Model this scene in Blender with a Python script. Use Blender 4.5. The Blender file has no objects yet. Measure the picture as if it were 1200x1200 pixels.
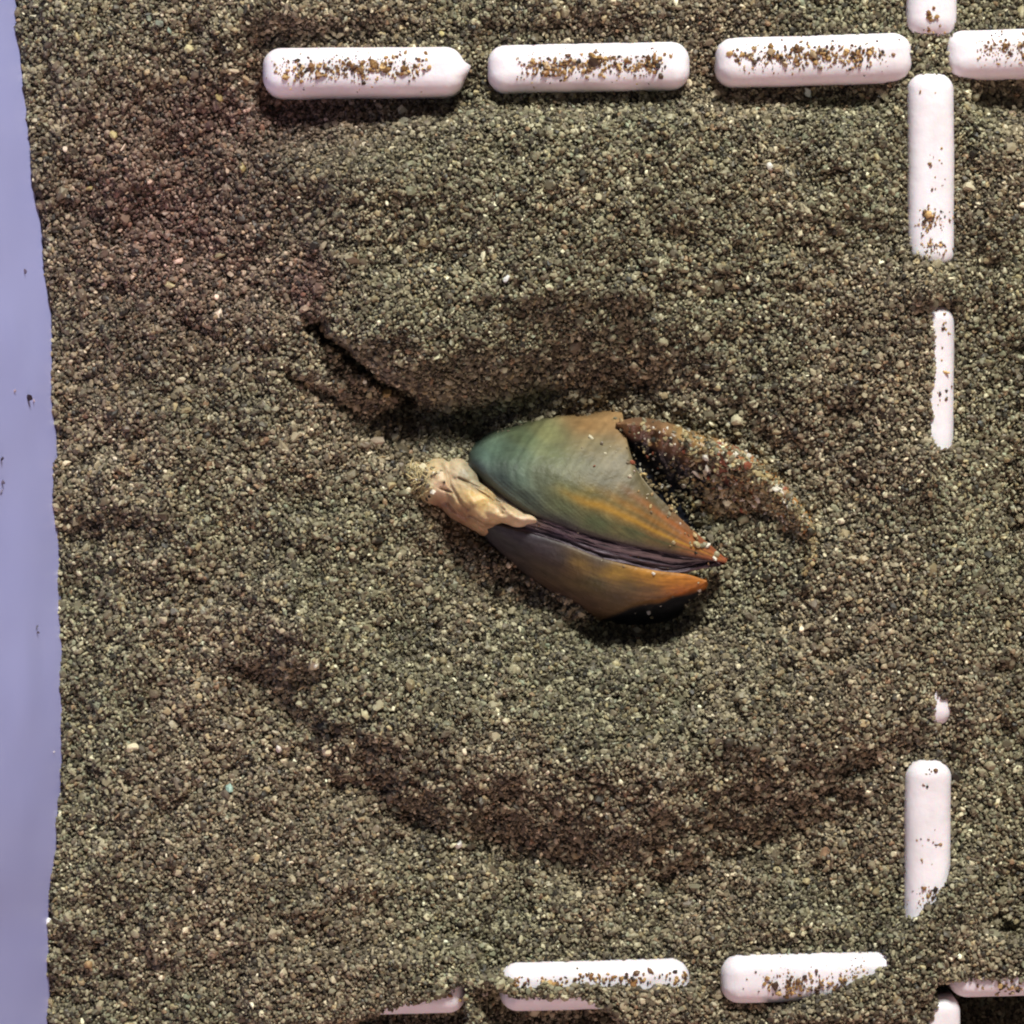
import bpy, bmesh, math, random
import numpy as np
from mathutils import Vector, Matrix

# ------------------------------------------------------------------ units
# plan positions are written in photograph pixels (8 px = 1 mm at sand level),
# heights in millimetres; everything is built at real size in metres.
MM = 0.001
PXMM = 8.0
CAM_D = 500.0            # camera height above the sand, mm
rng = np.random.default_rng(7)
random.seed(7)
scene = bpy.context.scene

# ------------------------------------------------------------------ camera
cam_data = bpy.data.cameras.new('camera')
cam = bpy.data.objects.new('camera', cam_data)
scene.collection.objects.link(cam)
cam.location = (0, 0, CAM_D * MM)
cam.rotation_euler = (0, 0, 0)
cam_data.sensor_width = 36
cam_data.lens = 36 * CAM_D / 150.0
cam_data.clip_start = 0.01
cam_data.clip_end = 10
scene.camera = cam

# ------------------------------------------------------------------ light
world = bpy.data.worlds.new('World')
scene.world = world
world.use_nodes = True
bg = world.node_tree.nodes['Background']
bg.inputs[0].default_value = (0.86, 0.87, 1.0, 1)
bg.inputs[1].default_value = 0.085

def area(name, az, el, dist, size, watts, col):
    d = bpy.data.lights.new(name, 'AREA')
    d.shape = 'DISK'; d.size = size; d.energy = watts; d.color = col
    o = bpy.data.objects.new(name, d)
    scene.collection.objects.link(o)
    a, e = math.radians(az), math.radians(el)
    p = Vector((math.sin(a) * math.cos(e), math.cos(a) * math.cos(e), math.sin(e))) * dist
    o.location = p
    o.rotation_euler = p.to_track_quat('Z', 'Y').to_euler()
    return o
area('key_lamp', 14, 36, 1.2, 0.27, 22.6, (0.99, 1.0, 0.95))        # cool soft lamp beyond the top edge
area('fill_lamp', 170, 30, 1.2, 0.55, 6.0, (1.0, 0.68, 0.63))      # weak pinkish lamp from below

scene.render.engine = 'CYCLES'
scene.cycles.use_denoising = True
scene.cycles.use_adaptive_sampling = True
scene.cycles.adaptive_threshold = 0.03
scene.cycles.filter_width = 2.1
scene.cycles.max_bounces = 4
vs = scene.view_settings
vs.view_transform = 'Standard'; vs.look = 'None'; vs.exposure = 0.0; vs.gamma = 1.0
vs.use_curve_mapping = False

# ------------------------------------------------------------------ helpers
def wx(px, z=0.0): return (np.asarray(px, float) - 600.0) / PXMM * (CAM_D - z) / CAM_D
def wy(py, z=0.0): return -(np.asarray(py, float) - 600.0) / PXMM * (CAM_D - z) / CAM_D

def lin(c):
    c = np.asarray(c, float) / 255.0
    return np.where(c <= 0.04045, c / 12.92, ((c + 0.055) / 1.055) ** 2.4)

def sig(x): return 1.0 / (1.0 + np.exp(-np.clip(x, -40, 40)))
def sstep(a, b, x):
    t = np.clip((x - a) / (b - a), 0, 1); return t * t * (3 - 2 * t)
def gauss(px, py, cx, cy, sx, sy, rot=0.0):
    a = math.radians(rot); dx, dy = px - cx, py - cy
    u = dx * math.cos(a) + dy * math.sin(a); v = -dx * math.sin(a) + dy * math.cos(a)
    return np.exp(-0.5 * ((u / sx) ** 2 + (v / sy) ** 2))

class Noise:
    def __init__(self, seed): self.t = np.random.default_rng(seed).random((256, 256)) * 2 - 1
    def __call__(self, x, y, s):
        x = np.asarray(x, float) / s + 500.3; y = np.asarray(y, float) / s + 300.7
        xi, yi = np.floor(x).astype(int), np.floor(y).astype(int)
        fx, fy = x - xi, y - yi
        fx = fx * fx * fx * (fx * (fx * 6 - 15) + 10); fy = fy * fy * fy * (fy * (fy * 6 - 15) + 10)
        t = self.t
        a = t[yi % 256, xi % 256]; b = t[yi % 256, (xi + 1) % 256]
        c = t[(yi + 1) % 256, xi % 256]; d = t[(yi + 1) % 256, (xi + 1) % 256]
        return (a * (1 - fx) + b * fx) * (1 - fy) + (c * (1 - fx) + d * fx) * fy
    def fbm(self, x, y, s, o=4, g=0.5):
        r, amp = 0, 1.0
        for k in range(o):
            r = r + amp * self(x + 37 * k, y - 51 * k, s / 2 ** k); amp *= g
        return r
N1, N2, N3, N4 = Noise(1), Noise(2), Noise(3), Noise(4)

def curve(pts, u):
    """Catmull-Rom through rows of pts; first column is the parameter."""
    p = np.asarray(pts, float); t = p[:, 0]; u = np.asarray(u, float)
    i = np.clip(np.searchsorted(t, u, side='right') - 1, 0, len(t) - 2)
    i0, i3 = np.maximum(i - 1, 0), np.minimum(i + 2, len(t) - 1)
    h = (t[i + 1] - t[i]); s = ((u - t[i]) / h)[:, None]
    P1, P2 = p[i, 1:], p[i + 1, 1:]
    m1 = (p[i + 1, 1:] - p[i0, 1:]) / (t[i + 1] - t[i0])[:, None] * h[:, None]
    m2 = (p[i3, 1:] - p[i, 1:]) / (t[i3] - t[i])[:, None] * h[:, None]
    return ((2 * s**3 - 3 * s**2 + 1) * P1 + (s**3 - 2 * s**2 + s) * m1
            + (-2 * s**3 + 3 * s**2) * P2 + (s**3 - s**2) * m2)

def idw(px, py, ctrl, p=3.0, ax=0.0, st=1.0, sat=1.0, gain=1.0):
    """pigment between sampled spots; ax/st stretch the spots along the shell's axis"""
    c = np.asarray(ctrl, float); a = math.radians(ax)
    dx, dy = px[..., None] - c[:, 0], py[..., None] - c[:, 1]
    d2 = ((dx * math.cos(a) + dy * math.sin(a)) * st) ** 2 + (-dx * math.sin(a) + dy * math.cos(a)) ** 2 + 30.0
    w = d2 ** (-p / 2)
    w /= w.sum(-1, keepdims=True)
    r = w @ lin(c[:, 2:5])
    g = (r @ np.array([.3, .59, .11]))[..., None]
    return (g + (r - g) * sat) * gain

def link(o, parent=None):
    scene.collection.objects.link(o)
    if parent: o.parent = parent
    return o
def tag(o, label=None, cat=None, group=None, kind=None):
    for k, v in (('label', label), ('category', cat), ('group', group), ('kind', kind)):
        if v: o[k] = v
    return o
def empty(name, loc=(0, 0, 0)):
    o = bpy.data.objects.new(name, None); o.location = loc; o.empty_display_size = 0.01
    return link(o)
def mesh_obj(name, verts, faces, mat, parent=None, smooth=True, cols=None):
    me = bpy.data.meshes.new(name)
    me.from_pydata([tuple(v) for v in verts], [], [tuple(f) for f in faces])
    if cols is not None:
        a = me.attributes.new('pigment', 'FLOAT_COLOR', 'POINT')
        a.data.foreach_set('color', np.c_[cols, np.ones(len(cols))].ravel().astype(np.float32))
    me.validate(); me.update()
    if smooth: me.polygons.foreach_set('use_smooth', [True] * len(me.polygons))
    me.materials.append(mat)
    o = bpy.data.objects.new(name, me)
    link(o)
    if parent:
        o.parent = parent
        o.matrix_parent_inverse = Matrix.Translation(-Vector(parent.location))
    return o
def grid_faces(nu, nv):
    i = np.arange(nu - 1)[:, None] * nv + np.arange(nv - 1)[None, :]
    return np.stack([i, i + nv, i + nv + 1, i + 1], -1).reshape(-1, 4)

# ------------------------------------------------------------------ materials
def mat(name, **kw):
    m = bpy.data.materials.new(name); m.use_nodes = True
    b = m.node_tree.nodes['Principled BSDF']
    for k, v in kw.items(): b.inputs[k].default_value = v
    return m, m.node_tree, b
def nd(t, typ, **kw):
    n = t.nodes.new(typ)
    for k, v in kw.items(): setattr(n, k, v)
    return n
def add_bump(t, b, scale, strength, dist, detail=4, stretch=None):
    tc = nd(t, 'ShaderNodeTexCoord')
    nz = nd(t, 'ShaderNodeTexNoise'); nz.inputs['Scale'].default_value = scale; nz.inputs['Detail'].default_value = detail
    bp = nd(t, 'ShaderNodeBump'); bp.inputs['Strength'].default_value = strength; bp.inputs['Distance'].default_value = dist
    t.links.new(tc.outputs['Object'], nz.inputs['Vector'])
    t.links.new(nz.outputs['Fac'], bp.inputs['Height'])
    t.links.new(bp.outputs['Normal'], b.inputs['Normal'])
    return nz

# white plastic of the grid: very slightly stained
m_bar, t, b = mat('white_plastic', Roughness=0.42)
b.inputs['Specular IOR Level'].default_value = 0.4
tc = nd(t, 'ShaderNodeTexCoord'); nz = nd(t, 'ShaderNodeTexNoise')
nz.inputs['Scale'].default_value = 160; nz.inputs['Detail'].default_value = 6
rp = nd(t, 'ShaderNodeValToRGB')
rp.color_ramp.elements[0].position = 0.3; rp.color_ramp.elements[0].color = (0.76, 0.69, 0.71, 1)
rp.color_ramp.elements[1].position = 0.6; rp.color_ramp.elements[1].color = (0.88, 0.81, 0.84, 1)
t.links.new(tc.outputs['Object'], nz.inputs['Vector']); t.links.new(nz.outputs['Fac'], rp.inputs['Fac'])
t.links.new(rp.outputs['Color'], b.inputs['Base Color'])
n2 = nd(t, 'ShaderNodeTexNoise'); n2.inputs['Scale'].default_value = 900
bp = nd(t, 'ShaderNodeBump'); bp.inputs['Strength'].default_value = 0.25; bp.inputs['Distance'].default_value = 0.0003
t.links.new(tc.outputs['Object'], n2.inputs['Vector']); t.links.new(n2.outputs['Fac'], bp.inputs['Height'])
t.links.new(bp.outputs['Normal'], b.inputs['Normal'])
b.inputs['Subsurface Weight'].default_value = 0.15; b.inputs['Subsurface Scale'].default_value = 0.0015

# lavender plastic of the tub
m_tub, t, b = mat('lavender_plastic', Roughness=0.38)
tc = nd(t, 'ShaderNodeTexCoord'); nz = nd(t, 'ShaderNodeTexNoise')
nz.inputs['Scale'].default_value = 45; nz.inputs['Detail'].default_value = 5
rp = nd(t, 'ShaderNodeValToRGB')
rp.color_ramp.elements[0].position = 0.35; rp.color_ramp.elements[0].color = (0.45, 0.46, 0.83, 1)
rp.color_ramp.elements[1].position = 0.65; rp.color_ramp.elements[1].color = (0.48, 0.49, 0.86, 1)
t.links.new(tc.outputs['Object'], nz.inputs['Vector']); t.links.new(nz.outputs['Fac'], rp.inputs['Fac'])
t.links.new(rp.outputs['Color'], b.inputs['Base Color'])

# damp dark matrix below the grains
m_bed, t, b = mat('sand_bed', Roughness=0.8)
tc = nd(t, 'ShaderNodeTexCoord'); vo = nd(t, 'ShaderNodeTexVoronoi'); vo.inputs['Scale'].default_value = 1700
rp = nd(t, 'ShaderNodeValToRGB')
rp.color_ramp.elements[0].color = (0.05, 0.04, 0.028, 1); rp.color_ramp.elements[1].color = (0.20, 0.165, 0.11, 1)
sp = nd(t, 'ShaderNodeSeparateColor')
t.links.new(tc.outputs['Object'], vo.inputs['Vector']); t.links.new(vo.outputs['Color'], sp.inputs['Color'])
t.links.new(sp.outputs[0], rp.inputs['Fac']); t.links.new(rp.outputs['Color'], b.inputs['Base Color'])
bp = nd(t, 'ShaderNodeBump'); bp.inputs['Strength'].default_value = 0.8; bp.inputs['Distance'].default_value = 0.0005; bp.invert = True
t.links.new(vo.outputs['Distance'], bp.inputs['Height']); t.links.new(bp.outputs['Normal'], b.inputs['Normal'])

# sand grains: colour carried by each grain
m_grain, t, b = mat('sand_grain', Roughness=0.5)
b.inputs['Specular IOR Level'].default_value = 0.35
at = nd(t, 'ShaderNodeAttribute', attribute_type='INSTANCER', attribute_name='gcol')
t.links.new(at.outputs['Color'], b.inputs['Base Color'])

def pigment_mat(name, rough, spec=0.5, bump=(1500, 0.3, 0.0003), sss=0.0, coat=0.0):
    m, t, b = mat(name, Roughness=rough)
    b.inputs['Specular IOR Level'].default_value = spec
    a = nd(t, 'ShaderNodeAttribute', attribute_type='GEOMETRY', attribute_name='pigment')
    tc = nd(t, 'ShaderNodeTexCoord')
    nz = nd(t, 'ShaderNodeTexNoise'); nz.inputs['Scale'].default_value = 700; nz.inputs['Detail'].default_value = 6
    mr = nd(t, 'ShaderNodeMapRange'); mr.inputs['To Min'].default_value = 0.72; mr.inputs['To Max'].default_value = 1.25
    mx = nd(t, 'ShaderNodeVectorMath', operation='SCALE')
    t.links.new(tc.outputs['Object'], nz.inputs['Vector']); t.links.new(nz.outputs['Fac'], mr.inputs['Value'])
    t.links.new(a.outputs['Color'], mx.inputs[0]); t.links.new(mr.outputs['Result'], mx.inputs['Scale'])
    t.links.new(mx.outputs[0], b.inputs['Base Color'])
    n2 = nd(t, 'ShaderNodeTexNoise'); n2.inputs['Scale'].default_value = bump[0]; n2.inputs['Detail'].default_value = 5
    bp = nd(t, 'ShaderNodeBump'); bp.inputs['Strength'].default_value = bump[1]; bp.inputs['Distance'].default_value = bump[2]
    t.links.new(tc.outputs['Object'], n2.inputs['Vector']); t.links.new(n2.outputs['Fac'], bp.inputs['Height'])
    t.links.new(bp.outputs['Normal'], b.inputs['Normal'])
    b.inputs['Subsurface Weight'].default_value = sss; b.inputs['Subsurface Scale'].default_value = 0.0012
    b.inputs['Coat Weight'].default_value = coat; b.inputs['Coat Roughness'].default_value = 0.3
    return m
m_shell = pigment_mat('shell', 0.52, 0.35, (1400, 0.5, 0.0003))
m_dark = pigment_mat('dark_shell', 0.36, 0.5, (1200, 0.5, 0.0005))
m_hinge = pigment_mat('hinge', 0.5, 0.4, (1600, 0.4, 0.0004))
m_flesh = pigment_mat('flesh', 0.45, 0.4, (900, 0.5, 0.0006), sss=0.15)
m_thread = pigment_mat('thread', 0.6, 0.3)

# ------------------------------------------------------------------ plastic grid (bars)
BAR_Z = 3.0          # top of the bars, mm
BAR_BASE = -12.0
# cx, cy, length, width, angle(deg, image clockwise), top height
BARS = dict(
    h1=(425, 81, 238, 57, -0.2, 3.8), h2=(690, 76, 239, 57, -1.2, 3.1), h3=(955, 67, 233, 58, -1.6, 3.1), h4=(1229, 58, 238, 57, -1.6, 3.1),
    v0=(1094, -74, 234, 61, 90, 3.1), v1=(1093, 199, 234, 56, 90, 3.1), v2=(1093, 470, 232, 55, 90.3, 3.0), v3=(1091, 736, 234, 55, 90, 3.0),
    v4=(1089, 1006, 229, 56, 90.4, 3.0), v5=(1105, 1284, 230, 46, 90, 2.0),
    b1=(428, 1165, 236, 55, -1.4, 3.0), b2=(697, 1157, 225, 58, -1.5, 3.0), b3=(961, 1148, 232, 58, -1.2, 3.0), b4=(1236, 1142, 244, 55, -1.2, 3.0))
BN = 2.7
def bar_geo(bar):
    cx, cy, L, W, ang, zt = bar
    f = (CAM_D - zt) / CAM_D
    c = ((cx - 600) * f + 600, (cy - 600) * f + 600)
    return c, L * f / 2, W * f / 2, math.radians(ang), zt
def bar_local(bar, px, py):
    c, hl, hw, a, zt = bar_geo(bar)
    dx, dy = px - c[0], py - c[1]
    return dx * math.cos(a) + dy * math.sin(a), -dx * math.sin(a) + dy * math.cos(a), hl, hw
RC = 0.78            # corner radius / half width
def bar_sdf(bar, px, py):
    u, v, hl, hw = bar_local(bar, px, py)
    r = hw * RC
    qx, qy = np.abs(u) - hl + r, np.abs(v) - hw + r
    return np.hypot(np.maximum(qx, 0), np.maximum(qy, 0)) + np.minimum(np.maximum(qx, qy), 0) - r
def prof(d, R):      # drop below the top for distance d (px) inside the outline
    x = 1 - np.clip(d / R, 0, 1)
    return (R / PXMM) * (1 - (1 - x ** BN) ** (1 / BN))
def bar_top(bar, px, py):
    s = bar_sdf(bar, px, py); R = bar_geo(bar)[2]
    return np.where(s < 0, bar[5] - prof(-s, R), -99.0)

grid_thing = empty('plastic_grid', (0, 0, BAR_BASE * MM))
tag(grid_thing, 'white plastic grid of short rounded bars partly buried in the sand', 'grid')
def build_bar(bar, tip=False):
    c, hl, hw, a, zt = bar_geo(bar)
    R = hw; rows = []
    ds = [0] + [d for d in (0, .6, 1.6, 3, 5, 7.5, 10.5, 14, 18, 22) if d < R - 2] + [R - 1.0, R - .35]
    zs = [BAR_BASE, BAR_BASE + 0] + []
    K = 9
    verts, rings = [], []
    for k, d in enumerate(ds):
        z = BAR_BASE if k == 0 else zt - float(prof(np.array(float(d)), R))
        if k == 0: d = -2.0
        r = max(hw * RC - d, 0.3); ring = []
        hx, hy = hl - d, hw - d
        for (sx, sy, a0) in ((1, 1, 0), (-1, 1, 90), (-1, -1, 180), (1, -1, 270)):
            ccx, ccy = sx * (hx - r), sy * (max(hy - r, 0))
            arc = [(ccx + r * math.cos(math.radians(a0 + 90 * j / K)), ccy + r * math.sin(math.radians(a0 + 90 * j / K))) for j in range(K + 1)]
            ring += arc
            # straight run to the next corner, subdivided so it can wobble
            nxt = {0: (-(hx - r), hy), 90: (-hx, -(hy - r)), 180: (hx - r, -hy), 270: (hx, max(hy - r, 0))}[a0]
            e = arc[-1]
            nsub = 14 if a0 in (0, 180) else 1
            for j in range(1, nsub):
                q = j / nsub; ring.append((e[0] + (nxt[0] - e[0]) * q, e[1] + (nxt[1] - e[1]) * q))
        idx = []
        for (x, y) in ring:
            wob = 0.5 * float(N3(x + c[0], y * 0.4 + c[1], 45)) + 0.25 * float(N2(x + c[0], y + c[1], 14))
            X = x + (0.0 if k == 0 else wob * 0.4); Y = y + wob * 0.8
            if tip and x > hl - 22 and k > 0:       # little moulding spur at the bar's right end
                w = math.exp(-((y + 2) / 6.0) ** 2) * sstep(hl - 22, hl - 2, np.array(x)); X += 13 * float(w)
            px = c[0] + X * math.cos(a) - Y * math.sin(a); py = c[1] + X * math.sin(a) + Y * math.cos(a)
            zz = z
            # parting seam along the top
            if 0 < k and abs(y) < 3: zz -= 0.05
            idx.append(len(verts)); verts.append((wx(px) * MM, wy(py) * MM, zz * MM))
        rings.append(idx)
    n = len(rings[0]); faces = []
    for p, q in zip(rings[:-1], rings[1:]):
        for j in range(n): faces.append((p[j], q[j], q[(j + 1) % n], p[(j + 1) % n]))
    faces.append(tuple(reversed(rings[-1]))); faces.append(tuple(rings[0]))
    return mesh_obj('bar', verts, faces, m_bar, grid_thing)
for k, bar in BARS.items(): build_bar(bar, tip=(k == 'h1'))
bm = bmesh.new()                              # sheet that carries the bars, deep below the sand
bmesh.ops.create_cube(bm, size=1)
for v in bm.verts: v.co = Vector(((v.co.x * 190 + 28) * MM, v.co.y * 190 * MM, (BAR_BASE - 0.9 + v.co.z * 2.0) * MM))
me = bpy.data.meshes.new('base_sheet'); bm.to_mesh(me); bm.free(); me.materials.append(m_bar)
o = link(bpy.data.objects.new('base_sheet', me)); o.parent = grid_thing; o.matrix_parent_inverse = Matrix.Translation(-Vector(grid_thing.location))

# ------------------------------------------------------------------ tub
WALL = [(-600, -8), (-250, 0), (0, 22), (120, 35), (230, 46), (340, 55), (450, 62), (560, 65), (700, 68), (820, 71), (930, 69), (1000, 65), (1070, 60), (1200, 54), (1500, 44), (1900, 30)]
def wall_px(py): return curve(WALL, np.atleast_1d(np.asarray(py, float)))[:, 0]
LEAN = math.tan(math.radians(9))
def wall_x(py, z): return wx(wall_px(py)) - LEAN * np.asarray(z)
tub = empty('plastic_tub', (0, 0, -18 * MM))
tag(tub, 'lavender plastic tub whose smooth bowed side wall holds the sand', 'tub')
ys = np.linspace(-600, 1900, 160)
zs = np.linspace(-18, 66, 24)
V, F = [], []
for side in (0, 1):
    for yv in ys:
        xs = wx(wall_px(yv))[0]
        for z in zs:
            und = 0.35 * float(N3(yv, z * 6, 170)) + 0.12 * float(N2(yv, z * 8, 60))
            V.append(((xs - LEAN * z + und - 2.6 * side) * MM, wy(yv) * MM, z * MM))
f = grid_faces(160, 24); nn = 160 * 24
F = [tuple(x) for x in f[:, ::-1]] + [tuple(x + nn) for x in f]
for i in range(159):
    for j in (0, 23):
        p, q = i * 24 + j, (i + 1) * 24 + j
        F.append((p, q, q + nn, p + nn))
mesh_obj('side_wall', V, F, m_tub, tub)
bm = bmesh.new(); bmesh.ops.create_cube(bm, size=1)
for v in bm.verts: v.co = Vector(((v.co.x * 330 + 90) * MM, v.co.y * 320 * MM, (-16.5 + v.co.z * 3) * MM))
me = bpy.data.meshes.new('tub_floor'); bm.to_mesh(me); bm.free(); me.materials.append(m_tub)
o = link(bpy.data.objects.new('tub_floor', me)); o.parent = tub; o.matrix_parent_inverse = Matrix.Translation(-Vector(tub.location))

# ------------------------------------------------------------------ mussel
HM_O, HM_N = 440, 560                     # height map window (px)
HM = np.full((HM_N, HM_N), -99.0)
def splat(px, py, z):
    ix = np.clip(np.round(px - HM_O).astype(int), 0, HM_N - 1).ravel(); iy = np.clip(np.round(py - HM_O).astype(int), 0, HM_N - 1).ravel()
    np.maximum.at(HM, (iy, ix), np.asarray(z, float).ravel())
def hm(px, py):
    ix = np.round(px - HM_O).astype(int); iy = np.round(py - HM_O).astype(int)
    ok = (ix >= 0) & (ix < HM_N) & (iy >= 0) & (iy < HM_N)
    r = np.full(np.shape(px), -99.0)
    r[ok] = HM[iy[ok], ix[ok]]
    return r

mussel = empty('mussel', (wx(720) * MM, wy(610) * MM, -6 * MM))
tag(mussel, 'green and orange mussel half buried in the sand with beige flesh poking out', 'mussel')

def patch(name, P, cols, material, thick=0.7):
    nu, nv = P.shape[:2]
    px, py, z = P[..., 0], P[..., 1], P[..., 2]
    verts = np.stack([wx(px, z), wy(py, z), z], -1).reshape(-1, 3) * MM
    o = mesh_obj(name, verts, grid_faces(nu, nv)[:, ::-1], material, mussel, cols=cols.reshape(-1, 3))
    me = o.data
    if sum(p.normal.z for p in me.polygons) < 0: me.flip_normals()
    s = o.modifiers.new('thickness', 'SOLIDIFY'); s.thickness = thick * MM; s.offset = -1
    splat(px, py, z)
    return o

NU, NV = 220, 130
u = np.linspace(0, 1, NU); v = np.linspace(0, 1, NV); VV = v[None, :]
C0 = curve([(0, 550, 548, -2.5), (.1, 575, 570, -0.5), (.25, 612, 597, 1.6), (.42, 665, 619, 3.0), (.6, 725, 636, 2.8), (.8, 795, 650, 1.0), (1, 851, 660, -1.6)], u)
C1 = curve([(0, 548, 544, -6), (.08, 551, 524, -8.5), (.25, 590, 498, -9.5), (.42, 645, 484, -9.5), (.58, 700, 478, -9), (.66, 727, 480, -7.5),
            (.72, 733, 510, -2.6), (.8, 748, 553, 0.2), (.9, 792, 602, 0.6), (1, 852, 656, -1.8)], u)
# upper valve
q = VV[..., None]
plan = C0[:, None, :2] * (1 - q) + C1[:, None, :2] * q
zz = C0[:, None, 2] * (1 - VV) + (C1[:, None, 2]) * VV
bul = np.clip((C0[:, 2] - C1[:, 2]), 0, 20)[:, None]
zz = zz + bul * (VV - VV ** 3.6) * 0.93 + 0.9 * np.sin(np.pi * VV) * sstep(0, .12, u)[:, None] * sstep(1, .7, u)[:, None]
zz = zz - 0.5 * np.exp(-VV / 0.03)                   # rolled lip along the commissure
P = np.concatenate([plan, zz[..., None]], -1)
PX, PY = P[..., 0], P[..., 1]
UP = [(553, 546, 74, 84, 86), (566, 533, 96, 122, 106), (580, 528, 104, 130, 106), (600, 535, 110, 134, 104), (612, 512, 120, 136, 92), (640, 505, 138, 138, 84),
      (690, 500, 172, 128, 68), (718, 497, 190, 144, 82), (722, 540, 160, 146, 108), (728, 560, 134, 124, 90), (700, 525, 150, 135, 92), (680, 545, 132, 128, 86), (650, 535, 130, 136, 88),
      (640, 562, 112, 118, 86), (605, 560, 104, 124, 102), (620, 582, 94, 106, 88), (585, 562, 90, 108, 98), (660, 592, 104, 110, 70), (664, 575, 128, 128, 72), (690, 582, 158, 136, 56),
      (735, 603, 186, 142, 56), (715, 592, 176, 140, 58), (765, 588, 120, 106, 68), (740, 575, 132, 118, 82), (700, 560, 126, 118, 84), (700, 615, 94, 104, 62), (740, 626, 104, 104, 58),
      (770, 620, 176, 124, 48), (800, 620, 150, 98, 48), (805, 636, 186, 110, 42), (845, 653, 198, 104, 46), (820, 634, 180, 98, 46), (780, 640, 118, 100, 52), (660, 612, 82, 82, 66)]
col = idw(PX + 3 * N1(PX, PY, 25), PY + 3 * N2(PX, PY, 25), UP, 3.0, 24, .6, .86, .60)
# growth lines follow the left margin and run out towards the beak
ring = np.minimum(u[:, None] * 2.2, 1) * 0.55 + VV * 0.45
bx_, by_ = 850.0 - PX, 658.0 - PY                    # growth lines are copies of the margin shrunk towards the beak
th = np.degrees(np.arctan2(by_, bx_ + 1e-6)); RM = np.interp(th, [0, 7, 8.3, 10, 11.9, 14.4, 20.3, 24, 31, 40, 55, 75, 120], [20, 30, 56, 128, 190, 246, 318, 328, 328, 330, 325, 310, 300])
K = np.clip(np.hypot(bx_, by_) / RM, 0, 1.1) + .012 * N1(PX, PY, 40)
D = K * 300
lines = np.interp(K, [0, .2, .3, .36, .42, .47, .52, .57, .62, .66, .70, .735, .77, .80, .83, .86, .89, .925, .955, .98, 1.02],
                  [0, .04, -.12, .06, -.12, .08, -.14, .06, -.16, .08, -.12, -.05, .26, .10, -.26, -.38, -.2, .14, .12, -.35, -.5])
lines = lines + 0.03 * np.sin(K * 190 + 1.5 * N2(PX, PY, 50)) + .04 * np.sin(K * 83)
al = PX * .91 + PY * .41
streak = 0.14 * N3(al * .3, D * 7, 22) + 0.06 * N4(u[:, None] * 200, VV * 1600, 18)
fine = 0.08 * N2(PX, PY, 5)
col = np.clip(col * (1 + lines + streak + fine)[..., None], 0.005, 1)
for t0, w0, k0, cc, am in ((23.5, 1.5, .60, (196, 146, 52), .75), (30, 1.6, .45, (176, 120, 50), .5), (17.5, 1.2, .5, (70, 78, 50), .6), (36, 2.2, .4, (188, 108, 48), .55), (27, .9, .8, (84, 84, 52), .4)):
    wst = (am * np.exp(-((th + 1.0 * N1(PX, PY, 30) - t0) / w0) ** 2) * sstep(k0 + .12, k0 - .12, K))[..., None]
    col = col * (1 - wst) + lin(cc) * .72 * wst
edge = np.exp(-(VV / 0.035))[..., None]
col = col * (1 - 0.75 * edge) + lin((52, 46, 54)) * 0.75 * edge
lip = (np.exp(-((VV - 1) / 0.035) ** 2) * (sstep(.66, .72, u) * sstep(.86, .8, u))[:, None])[..., None]
col = col * (1 - .6 * lip) + lin((196, 178, 140)) * .6 * lip
P[..., 2] += 0.012 * np.sin(K * 190 + 1.5 * N2(PX, PY, 50)) * sstep(0, .1, VV) + .06 * lines + 0.05 * N2(PX, PY, 14) + .10 * N3(ring * 300, VV * 20, 22)
patch('upper_valve', P, col, m_shell)

# lower valve
L0 = curve([(0, 560, 606, -2.5), (.18, 605, 620, 0.3), (.38, 658, 636, 2.0), (.55, 705, 654, 2.0), (.75, 765, 668, 0.6), (.9, 805, 673, -.8), (1, 828, 680, -1.8)], u)
L1 = curve([(0, 556, 616, -9), (.15, 582, 650, -11), (.3, 618, 684, -12), (.45, 655, 714, -12), (.58, 695, 736, -12), (.72, 745, 744, -12), (.85, 792, 734, -11.5), (.95, 822, 706, -9), (1, 830, 684, -4)], u)
plan = L0[:, None, :2] * (1 - q) + L1[:, None, :2] * q
zz = L0[:, None, 2] * (1 - VV) + L1[:, None, 2] * VV
bul = np.clip(L0[:, 2] - L1[:, 2], 0, 20)[:, None]
zz = zz + bul * (VV - VV ** 3.2) * 0.75 + .5 * np.sin(np.pi * VV) - 0.4 * np.exp(-VV / 0.03)
# fold between the coloured flank and the underside, its undercut shadow painted black
fold = np.clip((PY * 0), 0, 1)
P = np.concatenate([plan, zz[..., None]], -1); PX, PY = P[..., 0], P[..., 1]
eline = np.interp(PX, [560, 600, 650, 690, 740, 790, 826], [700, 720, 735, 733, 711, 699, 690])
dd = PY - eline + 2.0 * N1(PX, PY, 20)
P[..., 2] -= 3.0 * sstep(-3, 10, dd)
LOW = [(575, 625, 92, 88, 92), (600, 640, 88, 82, 86), (625, 630, 98, 86, 98), (640, 645, 100, 86, 92), (640, 670, 108, 88, 72), (610, 665, 84, 74, 70), (690, 705, 104, 78, 62), (660, 700, 96, 74, 64),
       (655, 655, 96, 84, 84), (680, 662, 170, 128, 58), (720, 672, 214, 158, 56), (700, 685, 122, 112, 62), (735, 690, 132, 106, 52), (760, 673, 248, 166, 50), (760, 690, 150, 106, 52), (790, 680, 252, 152, 40),
       (815, 682, 255, 146, 36), (800, 692, 236, 126, 36), (700, 658, 110, 92, 84), (720, 700, 110, 90, 66), (780, 670, 244, 156, 50)]
col = idw(PX + 3 * N1(PX, PY, 25), PY + 3 * N2(PX, PY, 25), LOW, 3.0, 12, .5, .92, .48) * np.array([.92, 1.0, .92])
streak = 0.20 * N3(u[:, None] * 240, VV * 1100, 22) + 0.08 * N4(u[:, None] * 180, VV * 2200, 18)
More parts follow.
